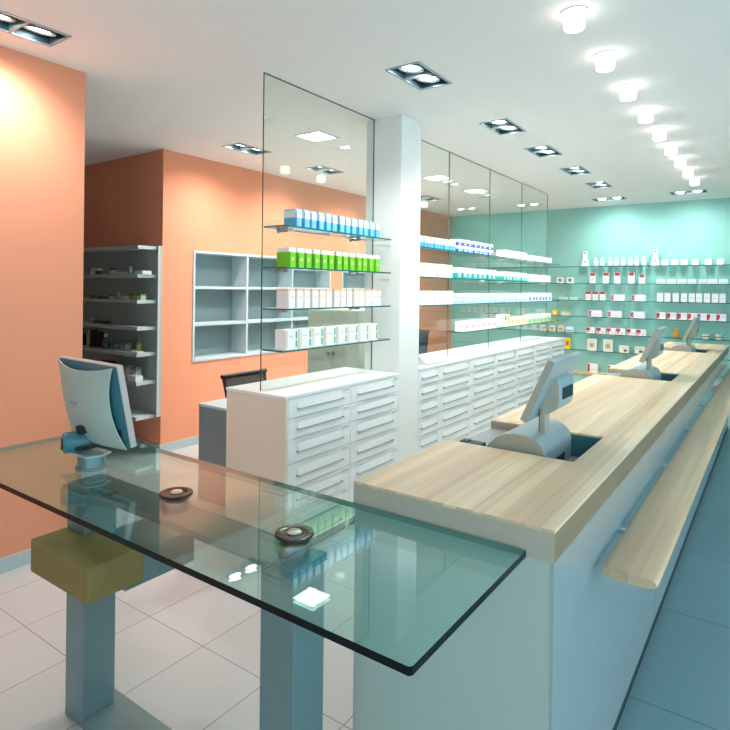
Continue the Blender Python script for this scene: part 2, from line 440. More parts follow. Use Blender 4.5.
for yb_ in [2.34+.98*k for k in range(6)]:
    b = B()
    b.cyl((hw-.002, yb_-oy, RZ-.012), (-.40-ox, yb_-oy, RZ-.008), .011, 12)
    b.cyl((hw-.003, yb_-oy, RZ-.012), (hw+.004, yb_-oy, RZ-.012), .017, 16)
    obj('rail_bracket', b, M_nickel, ct, smooth=True)

# ------------------------------------------------------------------ glass table
GZ, GT = .945, .018
GX0, GX1, GY0, GY1 = -2.724, -.550, .935, 1.540
tb = thing('glass_table', 'clear glass table top on grey steel posts beside the wooden counter', 'table', (-1.64, 1.226, 0))
tx, ty = -1.64, 1.226
b = B(); bev = .02
pol = [(GX0, GY0), (GX1-bev*.3, GY0), (GX1, GY0+bev*.3), (GX1, GY1), (GX0, GY1)]
pol = [(x-tx, y-ty) for x, y in pol]
A = [b.bm.verts.new((p[0], p[1], GZ)) for p in pol]; D = [b.bm.verts.new((p[0], p[1], GZ-GT)) for p in pol]
b.bm.faces.new(A).material_index = 0; b.bm.faces.new(D[::-1]).material_index = 0
for i in range(5):
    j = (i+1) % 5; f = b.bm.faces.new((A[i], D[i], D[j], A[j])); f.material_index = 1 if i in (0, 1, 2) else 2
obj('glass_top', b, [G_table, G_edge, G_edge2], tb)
for px in (-2.155, -1.110):
    b = B(); b.box(px-.0635-tx, px+.0635-tx, 1.162-ty, 1.290-ty, .028, .87)
    obj('post', b, M_steel, tb, bevel=.003)
b = B(); b.box(-2.2185-tx, -1.0465-tx, 1.162-ty, 1.300-ty, .870, .893); obj('cross_beam', b, M_steel, tb, bevel=.002)
b = B(); b.box(-2.2185-tx, -1.0465-tx, 1.162-ty, 1.335-ty, 0, .028); obj('base_plate', b, M_steel, tb, bevel=.002)
b = B(); b.box(-2.0915-tx, -1.838-tx, 1.238-ty, 1.46-ty, .588, .705); b.box(-2.0915-tx, -1.838-tx, 1.168-ty, 1.238-ty, .588, .5975); obj('side_arm', b, M_steel, tb)
for dx in (-1.655, -1.117):
    b = B(); b.lathe([(0, .893), (.044, .893), (.044, GZ-GT), (0, GZ-GT)], dx-tx, 1.238-ty, 32); st = obj('glass_standoff', b, M_nickel, tb, smooth=True)
    b = B(); b.lathe([(.022, GZ), (.054, GZ), (.056, GZ+.003), (.054, GZ+.008), (.034, GZ+.009), (.026, GZ+.006), (.022, GZ+.006)], dx-tx, 1.238-ty, 40)
    d_ = obj('clamp_disc', b, M_disc, tb, smooth=True)
    b = B(); b.lathe([(0, GZ), (.0215, GZ), (.0215, GZ+.009), (.017, GZ+.013), (0, GZ+.0135)], dx-tx, 1.238-ty, 32)
    obj('chrome_cap', b, M_chrome, d_, smooth=True)
# olive block clasped round the left post
tag_blk = thing('stone_block', 'thick olive stone block fixed to the left steel post under the glass', 'block', (-2.03, 1.03, .600))
b = B(); b.prism([(-.192, 0), (.198, 0), (.198, .206), (-.058, .206), (-.058, .1315), (-.192, .1315)], 'xy', 0, .120)
obj('block_body', b, M_olive, tag_blk, bevel=.005)
b = B(); b.cyl((.07, .2065, .05), (.07, .2078, .05), .01, 10); obj('fixing_bolt', b, M_nickel, tag_blk)

# ------------------------------------------------------------------ monitor on the glass table
mt = thing('desk_monitor', 'grey flat monitor seen from behind on a round pillar on the glass table', 'monitor', (-2.160, 1.226, GZ))
b = B(); b.lathe([(0, 0), (.058, 0), (.060, .003), (.058, .008), (.0515, .009), (.0515, .052), (0, .052)], n=36)
obj('pillar', b, M_steel, mt, smooth=True)
b = B(); b.prism([(-.165, -.045), (.05, -.055), (.07, .0), (.05, .05), (-.13, .045)], 'xy', .052, .060)
obj('mounting_plate', b, M_mon, mt, bevel=.002)
b = B(); b.cyl((-.062, -.082, .100), (-.022, .005, .103), .040, 28)
hb = obj('hinge_barrel', b, M_mon2, mt, smooth=True, bevel=.006)
b = B(); b.cyl((-.0645, -.0875, .099), (-.062, -.082, .099), .024, 24); obj('barrel_cap', b, M_black, hb, smooth=True)
b = B()
pts = [Vector((-.05, -.035, .085)), Vector((-.01, -.055, .082)), Vector((.03, -.03, .088)), Vector((.06, .02, .10)), Vector((.08, .06, .10))]
for p, q in zip(pts, pts[1:]): b.cyl(p, q, .007, 10)
obj('cable', b, M_black, mt, smooth=True)
# panel: local frame x along width, y depth (screen +y), z up the tilted panel
W2, HH = .222, .318
tiltx = math.radians(11)
pb = B(); pb.box(-W2, W2, 0, .026, 0, HH)
pan = obj('panel_frame', pb, M_pink, mt, bevel=.006, loc=(-.012, .040, .099), rot=(tiltx, 0, math.radians(-2)))
b = B(); b.box(-W2+.014, W2-.014, .026, .0275, .016, HH-.014); obj('screen', b, M_screen, pan)
# inner tapered body between the frame and the curved cover
b = B()
v0 = [(-W2+.004, 0, .004), (W2-.004, 0, .004), (W2-.004, 0, HH-.004), (-W2+.004, 0, HH-.004)]
v1 = [(-W2+.11, -.032, .05), (W2-.11, -.032, .05), (W2-.11, -.032, HH-.09), (-W2+.11, -.032, HH-.09)]
a_ = [b.bm.verts.new(p) for p in v0]; c_ = [b.bm.verts.new(p) for p in v1]
b.bm.faces.new(a_); b.bm.faces.new(c_[::-1])
for i in range(4): b.bm.faces.new((a_[i], a_[(i+1) % 4], c_[(i+1) % 4], c_[i]))
obj('inner_housing', b, M_mon2, pan)
# cover: bowed sheet with four concave edges
b = B(); N = 22; g0 = []; th = .004
def cov(i, j):
    u = -1+2*i/N; v = -1+2*j/N
    x = .014+u*(W2-.018)*(1-.16*(1-v*v)*abs(u)**1.5)
    z = HH/2+v*(HH/2-.002)*(1-.115*(1-u*u)*(1.0 if v > 0 else .5)*abs(v)**1.5)
    y = -.018-.040*(1-u*u)*(1-.25*v*v)-.018*(1-v*v)
    return x, y, z
F = [[b.bm.verts.new(cov(i, j)) for j in range(N+1)] for i in range(N+1)]
K = [[b.bm.verts.new((cov(i, j)[0], cov(i, j)[1]+th, cov(i, j)[2])) for j in range(N+1)] for i in range(N+1)]
for i in range(N):
    for j in range(N):
        b.bm.faces.new((F[i][j], F[i+1][j], F[i+1][j+1], F[i][j+1])); b.bm.faces.new((K[i][j], K[i][j+1], K[i+1][j+1], K[i+1][j]))
for i in range(N):
    b.bm.faces.new((F[i][0], K[i][0], K[i+1][0], F[i+1][0])); b.bm.faces.new((F[i][N], F[i+1][N], K[i+1][N], K[i][N]))
    b.bm.faces.new((F[0][i], F[0][i+1], K[0][i+1], K[0][i])); b.bm.faces.new((F[N][i], K[N][i], K[N][i+1], F[N][i+1]))
cv_ = obj('back_cover', b, M_mon, pan, smooth=True)
b = B(); b.box(.005, .039, -.086, -.055, .058, .088); obj('socket', b, M_black, cv_)
b = B(); b.box(-.02, .03, -.0785, -.070, .176, .180); b.box(.0, .012, -.0785, -.070, .165, .168); obj('maker_mark', b, M_grey, cv_)
b = B(); b.cyl((W2-.075, -.03, .06), (W2-.03, -.012, .06), .013, 16); obj('port', b, M_black, pan, smooth=True)

# ------------------------------------------------------------------ registers
def make_register(label, y0, dz=0):
    t = thing('cash_register', label, 'cash register', (-.84, y0, CZ-.106), 0, 'cash registers standing in the counter recesses')
    zt = .106      # countertop height above the recessed shelf
    # domed base; profile in x-z, runs along y
    prof = [(-.150, 0), (-.150, zt-.030), (-.118, zt+.004), (-.085, zt+.038), (-.05, zt+.054), (-.01, zt+.060), (.035, zt+.056), (.072, zt+.044), (.094, zt+.024), (.104, zt-.004), (.104, .012), (.096, 0)]
    b = B(); b.prism(prof, 'xz', .045, .405)
    base = obj('printer_base', b, M_reg, t, smooth=True)
    b = B(); pr = [(x*1.03, z*1.012) for x, z in prof]; b.prism(pr, 'xz', .033, .045); obj('base_side_cheek', b, M_regb, base, bevel=.002)
    b = B(); b.box(.1045, .106, .19, .31, .02, .055); obj('paper_slot', b, M_black, base)
    b = B(); b.box(-.293, -.1495, .006, .452, .050, .070); b.box(-.200, -.16, .08, .38, 0, .050); obj('keyboard_ledge', b, M_doc, base)
    # neck
    b = B(); b.box(.045, .070, .155, .210, zt+.045, zt+.185)
    obj('neck', b, M_regb, t, bevel=.004)
    b = B(); b.box(.040, .045, .165, .185, zt+.045, zt+.175); obj('neck_slot', b, M_black, t)
    # screen slab, tilted: top leans towards the customers
    ang = math.radians(24)
    b = B(); b.box(-.014, .014, 0, .385, 0, .274)
    sc = obj('touch_screen', b, M_reg, t, bevel=.005, loc=(.018, .040, zt+.113), rot=(0, ang, 0))
    b = B(); b.box(-.0155, -.014, .018, .367, .018, .256); obj('screen_glass', b, M_screen, sc)
    b = B(); b.box(-.0135, .0135, -.003, .001, .003, .271); obj('screen_side_trim', b, M_regb, sc)
    # housing with rounded belly and customer display
    hp = [(.048, zt+.170), (.066, zt+.132), (.092, zt+.138), (.120, zt+.158), (.129, zt+.190), (.129, zt+.252), (.122, zt+.276), (.098, zt+.284)]
    b = B(); b.prism(hp, 'xz', .145, .345); ho = obj('display_housing', b, M_reg, t, smooth=True, bevel=.004)
    b = B(); b.box(.1285, .1315, .185, .325, zt+.192, zt+.240); obj('customer_display', b, M_screen, ho)
    b = B(); b.prism(hp, 'xz', .138, .145); obj('housing_side', b, M_regb, ho)
    return t
make_register('nearest grey cash register with tilted screen in the counter recess', 2.21)
make_register('middle grey cash register with tilted screen, halfway along the counter', 4.63)
make_register('farthest grey cash register with tilted screen, by the mint wall', 7.03)
# card reader lying on the first recessed shelf
b = B(); b.box(-.05, .05, -.03, .03, 0, .030); b.box(-.045, -.012, -.022, .022, .030, .034)
tag(obj('card_reader', b, M_navy, bevel=.004, loc=(-1.045, 2.262, CZ-.0355)), 'small dark card reader left of the nearest cash register in its recess', 'card reader')

# ------------------------------------------------------------------ drawer cabinets
CFX, CBX, CTZ = -2.385, -2.905, .998
rows_h = [.122, .126, .147, .147, .147, .147]
def make_drawer(par, y0, y1, zt_, h_, first=False):
    g = .0016
    b = B(); b.box(-.018, .0, g, (y1-y0)-g, -h_+g, -g)
    d = obj('drawer', b, M_lam, par, loc=(0, y0, zt_), bevel=.0012, seg=1)
    w = y1-y0; a, c = w*.13, w*.84
    b = B()
    b.cyl((.016, a, -h_*.56), (.016, c, -h_*.56), .0042, 8)
    for q in (a, c):
        b.cyl((.0, q, -h_*.56), (.020, q, -h_*.56), .0058, 8)
    ha = obj('handle', b, M_nickel, d, smooth=True)
    b = B(); b.box(.0005, .004, c+.012, c+.075 if w > .45 else c+.03, -.020, -.0165); obj('label_clip', b, M_nickel, d)
    b = B(); b.prism([(.001, -h_*.56), (.006, -h_*.55), (.001, -h_*.22)], 'xz', a+.004, c-.004); obj('finger_lip', b, M_lam, d)
    return d
def make_unit(label, y0, y1, end=False):
    t = thing('drawer_cabinet', label, 'cabinet', (CFX, y0, 0), 0, 'white drawer cabinets along the glass partition')
    w = y1-y0
    b = B(); b.box(CBX-CFX, -.0185, .0, .016, 0, CTZ-.018); b.box(CBX-CFX, -.0185, w-.016, w, 0, CTZ-.018)
    b.box(CBX-CFX, CBX-CFX+.01, .016, w-.016, 0, CTZ-.018); b.box(CBX-CFX+.01, -.04, .016, w-.016, .06, .08)
    b.box(CBX-CFX+.01, -.0185, .016, w-.016, CTZ-.03, CTZ-.018)
    obj('carcass', b, M_lam, t)
    b = B(); b.box(-.04, -.025, .016, w-.016, 0, .058); obj('plinth', b, M_grey, t)
    z = CTZ-.019; d0 = y0
    for h_ in rows_h + [CTZ-.019-.065-sum(rows_h)]:
        if h_ > .05: make_drawer(t, 0.001, w-.001, z, h_)
        z -= h_
    return t
make_unit('white drawer cabinet nearest the camera, below the front glass partition', 2.575, 3.20)
make_unit('white drawer cabinet between the nearest drawer cabinet and the column', 3.20, 3.822)
b = B(); b.box(CBX, CFX+.001, 2.553, 2.574, 0, CTZ-.0185)
tag(obj('cabinet_end_panel', b, M_cream, bevel=.001, seg=1), 'cream end panel closing the near end of the white drawer cabinets', 'panel')
b = B(); b.box(CBX-.005, CFX+.003, 2.55, 3.823, CTZ-.018, CTZ)
tag(obj('cabinet_worktop', b, M_lam, bevel=.001, seg=1), 'white top slab of the drawer cabinets below the front glass', 'worktop')
jy = [4.127, 4.47, 5.12, 5.705, 6.29, 6.895, 7.50, 8.11]
ul = ['narrow white drawer cabinet right behind the column', 'second white drawer cabinet behind the column', 'third white drawer cabinet behind the column', 'fourth white drawer cabinet behind the column', 'fifth white drawer cabinet behind the column', 'sixth white drawer cabinet behind the column', 'farthest white drawer cabinet, at the end next to the mint wall']
for i in range(7): make_unit(ul[i], jy[i], jy[i+1])
b = B(); b.box(CBX-.005, CFX+.003, 4.127, 8.13, CTZ-.018, CTZ)
tag(obj('cabinet_worktop', b, M_lam, bevel=.001, seg=1), 'long white top slab of the drawer cabinets behind the column', 'worktop')
b = B(); b.prism([(-.075, 0), (.06, 0), (.06, .012), (-.03, .075), (-.075, .075)], 'xz', -.19, .19)
tag(obj('sloping_tray', b, M_tray, bevel=.002, loc=(-2.475, 4.52, CTZ)), 'small sloping grey stand on the cabinet top just behind the column', 'stand')

# ------------------------------------------------------------------ glass partitions with shelves
SZ = [2.034, 1.776, 1.519, 1.261]
def glass_shelf(par, x0, x1, y0, y1, z, brackets, gx, t=.010, name='glass_shelf'):
    b = B(); b.box(x0, x1, y0, y1, z-t, z, mis=[0, 0, 1, 1, 1, 1])
    s_ = obj(name, b, [G_shelf, G_sedge], par)
    for y in brackets:
        b = B(); b.cyl((gx, y, z-t-.010), (gx+.085, y, z-t-.010), .009, 12); b.cyl((gx, y, z-t-.010), (gx+.012, y, z-t-.010), .016, 14)
        obj('shelf_bracket', b, M_nickel, s_, smooth=True)
    return s_
gp = thing('glass_partition', 'front glass partition with four product shelves above the nearest drawer cabinets', 'glass partition', (0, 0, 0))
b = B(); b.box(-2.650, -2.640, 2.60, 3.822, CTZ, H-.002, mis=[0, 0, 1, 1, 0, 0]); obj('glass_panel', b, [G_part, G_pedge], gp)
b = B(); b.box(-2.651, -2.639, 2.601, 3.822, H-.004, H-.0005); obj('top_seal', b, G_pedge, gp)
for z in SZ: glass_shelf(gp, -2.639, -2.455, 2.605, 3.80, z, (2.74, 3.52), -2.64)
gp2 = thing('glass_partition', 'long rear glass partition with product shelves behind the white column', 'glass partition', (0, 0, 0))
jj = [4.127, 5.13, 6.12, 7.12, 8.12]
for i in range(4):
    b = B(); b.box(-2.650, -2.640, jj[i]+.0015, jj[i+1]-.0015, CTZ, H-.002, mis=[0, 0, 1, 1, 0, 0]); obj('glass_panel', b, [G_part, G_pjoint if i < 3 else G_pjoint], gp2)
b = B(); b.box(-2.651, -2.639, 4.127, 8.12, H-.004, H-.0005); obj('top_seal', b, G_pjoint, gp2)
SZ2 = [2.010, 1.756, 1.512, 1.240]
for k_, z in enumerate(SZ2):
    for (a, c) in ((4.13, 6.10), (6.14, 8.08)):
        if k_ == 3 and a < 5: a = 5.10
        glass_shelf(gp2, -2.639, -2.455, a, c, z, (a+.25, c-.25), -2.64)

# ------------------------------------------------------------------ packs
PM = {}
def pm(rgb, rough=.45):
    if rgb not in PM: PM[rgb] = mat('print_%d_%d_%d' % rgb, rgb, rough, vary=.02)
    return PM[rgb]
WH = (240, 242, 240)
def pack_mesh(name, dx, dy, dz, bands, front=None, face='+x'):
    """carton dx*dy*dz, origin at base centre. bands: [(top fraction, colour)] bottom-up.
    front: list of (u0,u1,v0,v1,colour) printed patches on the seen face"""
    b = B(); mats = []; z = 0
    def idx(c):
        m = pm(c)
        if m not in mats: mats.append(m)
        return mats.index(m)
    vr = None
    bm = b.bm
    rings = []
    def rg(z): return [bm.verts.new(p) for p in ((-dx/2, -dy/2, z), (dx/2, -dy/2, z), (dx/2, dy/2, z), (-dx/2, dy/2, z))]
    r0 = rg(0); bm.faces.new(r0[::-1]).material_index = idx(bands[0][1])
    for top, c in bands:
        r1 = rg(dz*top)
        for i in range(4): bm.faces.new((r0[i], r0[(i+1) % 4], r1[(i+1) % 4], r1[i])).material_index = idx(c)
        r0 = r1
    bm.faces.new(r0).material_index = idx(bands[-1][1])
    e = .0006
    for (u0, u1, v0, v1, c) in (front or []):
        m = idx(c)
        if face in ('+x', 'both'):
            ya, yb_ = -dy/2+dy*u0, -dy/2+dy*u1
            b.box(dx/2, dx/2+e, ya, yb_, dz*v0, dz*v1, mi=m)
        if face in ('-y', 'both'):
            xa, xb = -dx/2+dx*u0, -dx/2+dx*u1
            b.box(xa, xb, -dy/2-e, -dy/2, dz*v0, dz*v1, mi=m)
    bmesh.ops.recalc_face_normals(bm, faces=bm.faces)
    me = bpy.data.meshes.new(name); bm.to_mesh(me); bm.free()
    for m in mats: me.materials.append(m)
    return me
def row_y(name, me, desc, place, group, x, y0, y1, n, z, cat='carton', jitter=0.004):
    for i in range(n):
        y = y0+(y1-y0)*(i+.5)/n
        o = bpy.data.objects.new(name, me); C.objects.link(o)
        o.location = (x+jitter*math.sin(i*2.3), y, z); o.rotation_euler = (0, 0, .02*math.sin(i*3.7))
        tag(o, '%s, %s from the near end, %s' % (desc, ORD[i] if i else 'first', place), cat, group)
XF = -2.545
# front partition
P1 = 'of front glass'
row_y('medicine_carton', pack_mesh('carton', .100, .060, .118, [(.52, (84, 168, 216)), (.90, (226, 240, 246)), (1, (176, 200, 206))], [(.0, .2, .0, .9, (36, 116, 180)), (.3, .9, .08, .5, (120, 190, 228))], '+x'),
      'blue and white carton', 'top shelf '+P1, 'blue and white cartons on the top front shelf', XF, 2.735, 3.70, 13, SZ[0])
row_y('medicine_carton', pack_mesh('carton', .105, .062, .125, [(.78, (120, 196, 44)), (1, (238, 240, 224))], [(.0, .2, .0, .78, (44, 130, 30)), (.45, .7, .35, .5, (222, 240, 160))], '+x'),
      'green carton', 'second shelf '+P1, 'green cartons on the second front shelf', XF, 2.675, 3.70, 13, SZ[1])
row_y('medicine_carton', pack_mesh('carton', .100, .062, .122, [(.90, (244, 240, 238)), (1, (238, 190, 160))], [(.0, .12, .0, .9, (214, 202, 196)), (.12, .3, .1, .86, (246, 226, 216)), (.35, .85, .55, .6, (232, 170, 160))], '+x'),
      'white and peach carton', 'third shelf '+P1, 'white and peach cartons on the third front shelf', XF, 2.675, 3.74, 14, SZ[2])
row_y('medicine_carton', pack_mesh('carton', .095, .108, .122, [(1, (244, 246, 244))], [(.80, .94, .08, .45, (96, 176, 120)), (.80, .94, .53, .92, (96, 176, 120)), (.04, .12, .05, .95, (236, 200, 190)), (.25, .6, .6, .7, (210, 222, 224))], '+x'),
      'white carton with green strip', 'lowest shelf '+P1, 'white cartons with green strips on the lowest front shelf', XF, 2.66, 3.70, 8, SZ[3])
# rear partition
P2 = 'of rear glass'
def rp(desc, k_, y0, y1, n, dz, bands, front=None, dy=None, dx=.10, gname=None, z=None):
    shelf = ['top', 'second', 'third', 'lowest'][k_]
    dy = dy or (y1-y0)/n*.9
    row_y('medicine_carton', pack_mesh('carton', dx, dy, dz, bands, front, '+x'), desc, shelf+' shelf '+P2, '%ss on the %s rear shelf' % (desc, shelf), XF, y0, y1, n, z or SZ2[k_])
rp('slim blue carton', 0, 4.20, 4.98, 13, .098, [(.45, (90, 170, 214)), (1, (232, 242, 246))], [(0, .2, 0, .9, (70, 140, 200))])
rp('low navy patterned carton', 0, 5.04, 5.87, 7, .062, [(.5, (60, 96, 176)), (1, (206, 220, 240))], [(.1, .4, .15, .4, (230, 236, 250)), (.55, .9, .15, .4, (150, 176, 226))])
rp('stacked navy patterned carton', 0, 5.04, 5.87, 7, .062, [(.5, (60, 96, 176)), (1, (206, 220, 240))], [(.1, .4, .15, .4, (230, 236, 250))], z=SZ2[0]+.062)
rp('plain white flat carton', 0, 6.20, 6.92, 6, .090, [(1, (244, 246, 246))], [(.1, .9, .1, .18, (206, 206, 220))])
rp('plain white low carton', 0, 7.02, 7.85, 7, .072, [(1, (244, 247, 246))], [(.1, .9, .1, .2, (176, 210, 206))])
rp('cream and yellow carton', 1, 4.20, 4.93, 5, .120, [(1, (244, 244, 236))], [(.0, .1, .0, 1, (228, 220, 180)), (.3, .8, .6, .68, (236, 222, 150))])
rp('teal logo carton', 1, 5.02, 5.97, 8, .105, [(.5, (40, 170, 164)), (1, (226, 244, 240))], [(.3, .7, .15, .5, (214, 244, 240))])
rp('teal striped carton', 1, 6.18, 6.92, 8, .100, [(.45, (50, 176, 166)), (1, (226, 244, 240))], [(.2, .6, .15, .4, (220, 240, 240))])
rp('white carton with green dot', 1, 7.00, 7.82, 6, .090, [(1, (236, 244, 238))], [(.1, .3, .3, .6, (60, 170, 140))])
rp('large white carton', 2, 4.20, 4.96, 6, .122, [(1, (246, 246, 248))], [(.0, .06, .0, 1, (214, 214, 222))])
rp('light blue striped carton', 2, 5.04, 5.95, 7, .098, [(.3, (176, 208, 234)), (.45, (240, 246, 250)), (.7, (190, 216, 238)), (1, (240, 246, 250))])
rp('pale blue banded carton', 2, 6.20, 6.92, 6, .098, [(.35, (190, 216, 236)), (1, (242, 246, 248))], [(0, .15, 0, 1, (150, 186, 214))])
rp('white and bright blue carton', 2, 7.00, 7.86, 7, .105, [(.55, (226, 240, 248)), (1, (240, 246, 248))], [(.05, .6, .1, .5, (60, 140, 214))])
rp('white carton with pink label', 3, 5.18, 6.02, 6, .095, [(1, (246, 242, 238))], [(.2, .75, .3, .62, (238, 196, 176))])
rp('tall white and yellow carton', 3, 6.20, 6.38, 1, .135, [(1, (244, 242, 228))], [(.6, .9, .2, .9, (242, 206, 110)), (.1, .4, .5, .8, (120, 150, 200))])
rp('yellow labelled carton', 3, 6.42, 6.95, 5, .090, [(1, (246, 240, 220))], [(.2, .7, .25, .7, (240, 208, 130))])
rp('white and green carton', 3, 7.02, 7.88, 6, .100, [(.5, (196, 224, 180)), (1, (240, 246, 240))], [(.05, .3, .1, .5, (110, 180, 110))])

# ------------------------------------------------------------------ mint wall shelves and goods
TZ = [2.040, 1.767, 1.500, 1.240, .975, .700]
tn = ['topmost', 'second', 'third', 'fourth', 'fifth', 'sixth']
for z, nm in zip(TZ, tn):
    for (xa, xb, side) in ((-4.2, -1.54, 'left'), (-1.535, .9, 'right')):
        s_ = thing('wall_shelf', '%s glass shelf from the top on the mint wall, %s run' % (nm, side), 'shelf', (xa, YB, z), 0, 'glass shelves on the mint wall')
        b = B(); b.box(0, xb-xa, -.16, -.0005, -.010, 0, mis=[0, 0, 1, 1, 1, 1]); obj('glass_board', b, [G_shelf, G_sedge], s_)
        for q in (.35, (xb-xa)-.35):
            b = B(); b.cyl((q, -.0005, -.018), (q, -.11, -.018), .008, 10); obj('shelf_bracket', b, M_nickel, s_, smooth=True)
b = B(); b.box(-4.2, .9, YB-.30, YB-.0005, .0, .325); t_ = thing('base_bench', 'low mint bench with wooden top along the foot of the mint wall', 'bench', (-1.65, YB-.15, 0))
b.bm.free(); b.bm = bmesh.new(); b.box(-2.55, 2.55, -.13, .1495, 0, .328); obj('bench_body', b, M_teal, t_)
b = B(); b.box(-2.56, 2.56, -.15, .1495, .328, .358); obj('bench_top', b, W_rail, t_)
RED = (196, 50, 60)
def place(name, me, desc, xs_, z, grp, y=9.665, cat='carton', shelf=''):
    n = len(xs_)
    for i, x in enumerate(xs_):
        o = bpy.data.objects.new(name, me); C.objects.link(o); o.location = (x, y, z)
        if n == 1: l_ = '%s on %s' % (desc, shelf)
        else: l_ = '%s, %s from the left on %s' % (desc, 'first' if i == 0 else ORD[i], shelf)
        tag(o, l_, cat, grp if n > 1 else None)
def shelfname(k_): return 'mint wall %s shelf' % tn[k_]
# bottles
def bottle_mesh(r, h_, body, cap, lab):
    b = B(); mats = [pm(body, .3), pm(cap, .3), pm(lab)]
    b.lathe([(0, 0), (r, 0), (r, h_*.12)], n=14, mi=0)
    b.lathe([(r*1.01, h_*.12), (r*1.01, h_*.5)], n=14, mi=2)
    b.lathe([(r, h_*.5), (r, h_*.64), (r*.45, h_*.78)], n=14, mi=0)
    b.lathe([(r*.45, h_*.78), (r*.5, h_*.79), (r*.5, h_), (0, h_)], n=14, mi=1)
    bm = b.bm; bmesh.ops.remove_doubles(bm, verts=bm.verts, dist=1e-5); bmesh.ops.recalc_face_normals(bm, faces=bm.faces)
    me = bpy.data.meshes.new('bottle'); bm.to_mesh(me); bm.free()
    for m in mats: me.materials.append(m)
    for p in me.polygons: p.use_smooth = True
    return me
place('lotion_bottle', bottle_mesh(.036, .145, (196, 230, 236), (236, 244, 246), (232, 246, 250)), 'pale blue bottle', [-2.37, -2.27, -2.15, -2.06, -1.96, -1.86, -1.77, -1.67], TZ[0], 'pale blue bottles on the topmost mint shelf', cat='bottle', shelf=shelfname(0))
# A-shaped display stands
for x, l_ in ((-2.53, 'white pointed display stand left of the bottles on mint wall shelf'), (-1.51, 'white pointed display stand right of the bottles on mint wall shelf')):
    t = thing('display_stand', l_, 'display stand', (x, 9.665, TZ[0]), 0, 'pointed display stands on the topmost mint shelf')
    b = B(); b.prism([(-.066, 0), (.066, 0), (.030, .15), (.022, .245), (-.022, .245), (-.030, .15)], 'xz', -.018, .018); bd = obj('board', b, pm((226, 240, 242)), t, bevel=.003)
    b = B(); b.cyl((0, -.018, .215), (0, -.024, .215), .014, 14); obj('red_mark', b, pm(RED), bd)
    b = B(); b.cyl((0, -.018, .075), (0, -.024, .075), .010, 12); obj('red_mark', b, pm(RED), bd)
    b = B(); b.box(-.02, .02, -.0215, -.018, .10, .185); obj('leaflet', b, pm((250, 250, 250)), bd)
place('medicine_carton', pack_mesh('carton', .085, .07, .088, [(1, WH)], [(.3, .75, .25, .75, (214, 226, 210))], '-y'), 'small white square carton', [-1.38, -1.25, -1.12, -.98, -.82, -.67], TZ[0], 'white square cartons on the topmost mint shelf', shelf=shelfname(0))
place('medicine_carton', pack_mesh('carton', .105, .07, .100, [(1, WH)], [(.3, .7, .3, .75, (48, 70, 84)), (.42, .6, .42, .6, WH)], '-y'), 'white carton with dark square mark', [-2.92, -2.76], TZ[1], 'dark marked cartons on second mint shelf', shelf=shelfname(1))
redtop = pack_mesh('carton', .084, .06, .170, [(.70, (244, 240, 242)), (1, (236, 228, 232))], [(.1, .95, .72, .98, RED), (.3, .7, .2, .5, (214, 222, 236))], '-y')
place('medicine_carton', redtop, 'tall white carton with red top', [-2.41, -2.21, -2.04, -1.84], TZ[1], 'tall red topped cartons on second mint shelf', shelf=shelfname(1))
place('medicine_carton', pack_mesh('carton', .080, .06, .135, [(1, (244, 240, 242))], [(.1, .95, .70, .98, RED)], '-y'), 'shorter white carton with red top', [-1.69], TZ[1], None, shelf=shelfname(1))
place('medicine_carton', pack_mesh('carton', .112, .07, .072, [(1, (230, 244, 238))], [(.1, .9, .15, .3, (170, 214, 190))], '-y'), 'flat white and pale green carton', [-1.43, -1.29, -1.15, -1.02, -.88, -.76, -.63], TZ[1], 'flat cartons on second mint shelf', shelf=shelfname(1))
place('medicine_carton', pack_mesh('carton', .115, .07, .045, [(1, (214, 238, 228))], [(.1, .9, .3, .6, (180, 220, 206))], '-y'), 'very flat pale green carton', [-2.87, -2.70], TZ[2], 'very flat cartons on third mint shelf', shelf=shelfname(2))
place('medicine_carton', pack_mesh('carton', .078, .06, .135, [(1, (244, 240, 242))], [(.0, 1, .74, 1, RED), (.2, .8, .3, .4, (200, 206, 226))], '-y'), 'slim white carton with red cap band', [-2.47, -2.365, -2.255], TZ[2], 'slim red banded cartons on third mint shelf', shelf=shelfname(2))
place('medicine_carton', pack_mesh('carton', .190, .07, .098, [(1, (246, 240, 244))], [(.02, .20, .12, .88, RED), (.12, .22, .35, .65, (246, 240, 244)), (.3, .9, .3, .36, (206, 190, 206))], '-y'), 'wide white carton with red left end', [-2.03, -1.73], TZ[2], 'wide red ended cartons on third mint shelf', shelf=shelfname(2))
place('medicine_carton', pack_mesh('carton', .076, .06, .135, [(.88, (244, 244, 246)), (1, (214, 222, 224))], [(.2, .8, .4, .5, (214, 220, 226))], '-y'), 'tall plain white carton', [-1.44, -1.34, -1.23, -1.12, -1.02, -.93, -.83, -.73, -.64], TZ[2], 'tall plain white cartons on third mint shelf', shelf=shelfname(2))
place('medicine_carton', pack_mesh('carton', .075, .07, .092, [(1, (238, 206, 60))], [(.2, .8, .3, .6, (250, 240, 190))], '-y'), 'bright yellow carton', [-3.00], TZ[3], None, shelf=shelfname(3)+' beside the rear glass')
place('medicine_carton', pack_mesh('carton', .135, .07, .062, [(1, (206, 214, 168))], [(.1, .9, .4, .7, (236, 232, 200))], '-y'), 'flat yellowish green carton', [-2.83], TZ[3], None, shelf=shelfname(3))
place('medicine_carton', pack_mesh('carton', .195, .07, .100, [(1, (246, 240, 244))], [(.02, .20, .12, .88, RED), (.12, .22, .35, .65, (246, 240, 244)), (.3, .9, .3, .36, (206, 190, 206))], '-y'), 'wide white carton with red emblem', [-2.36, -2.07, -1.74], TZ[3], 'wide red emblem cartons on fourth mint shelf', shelf=shelfname(3))
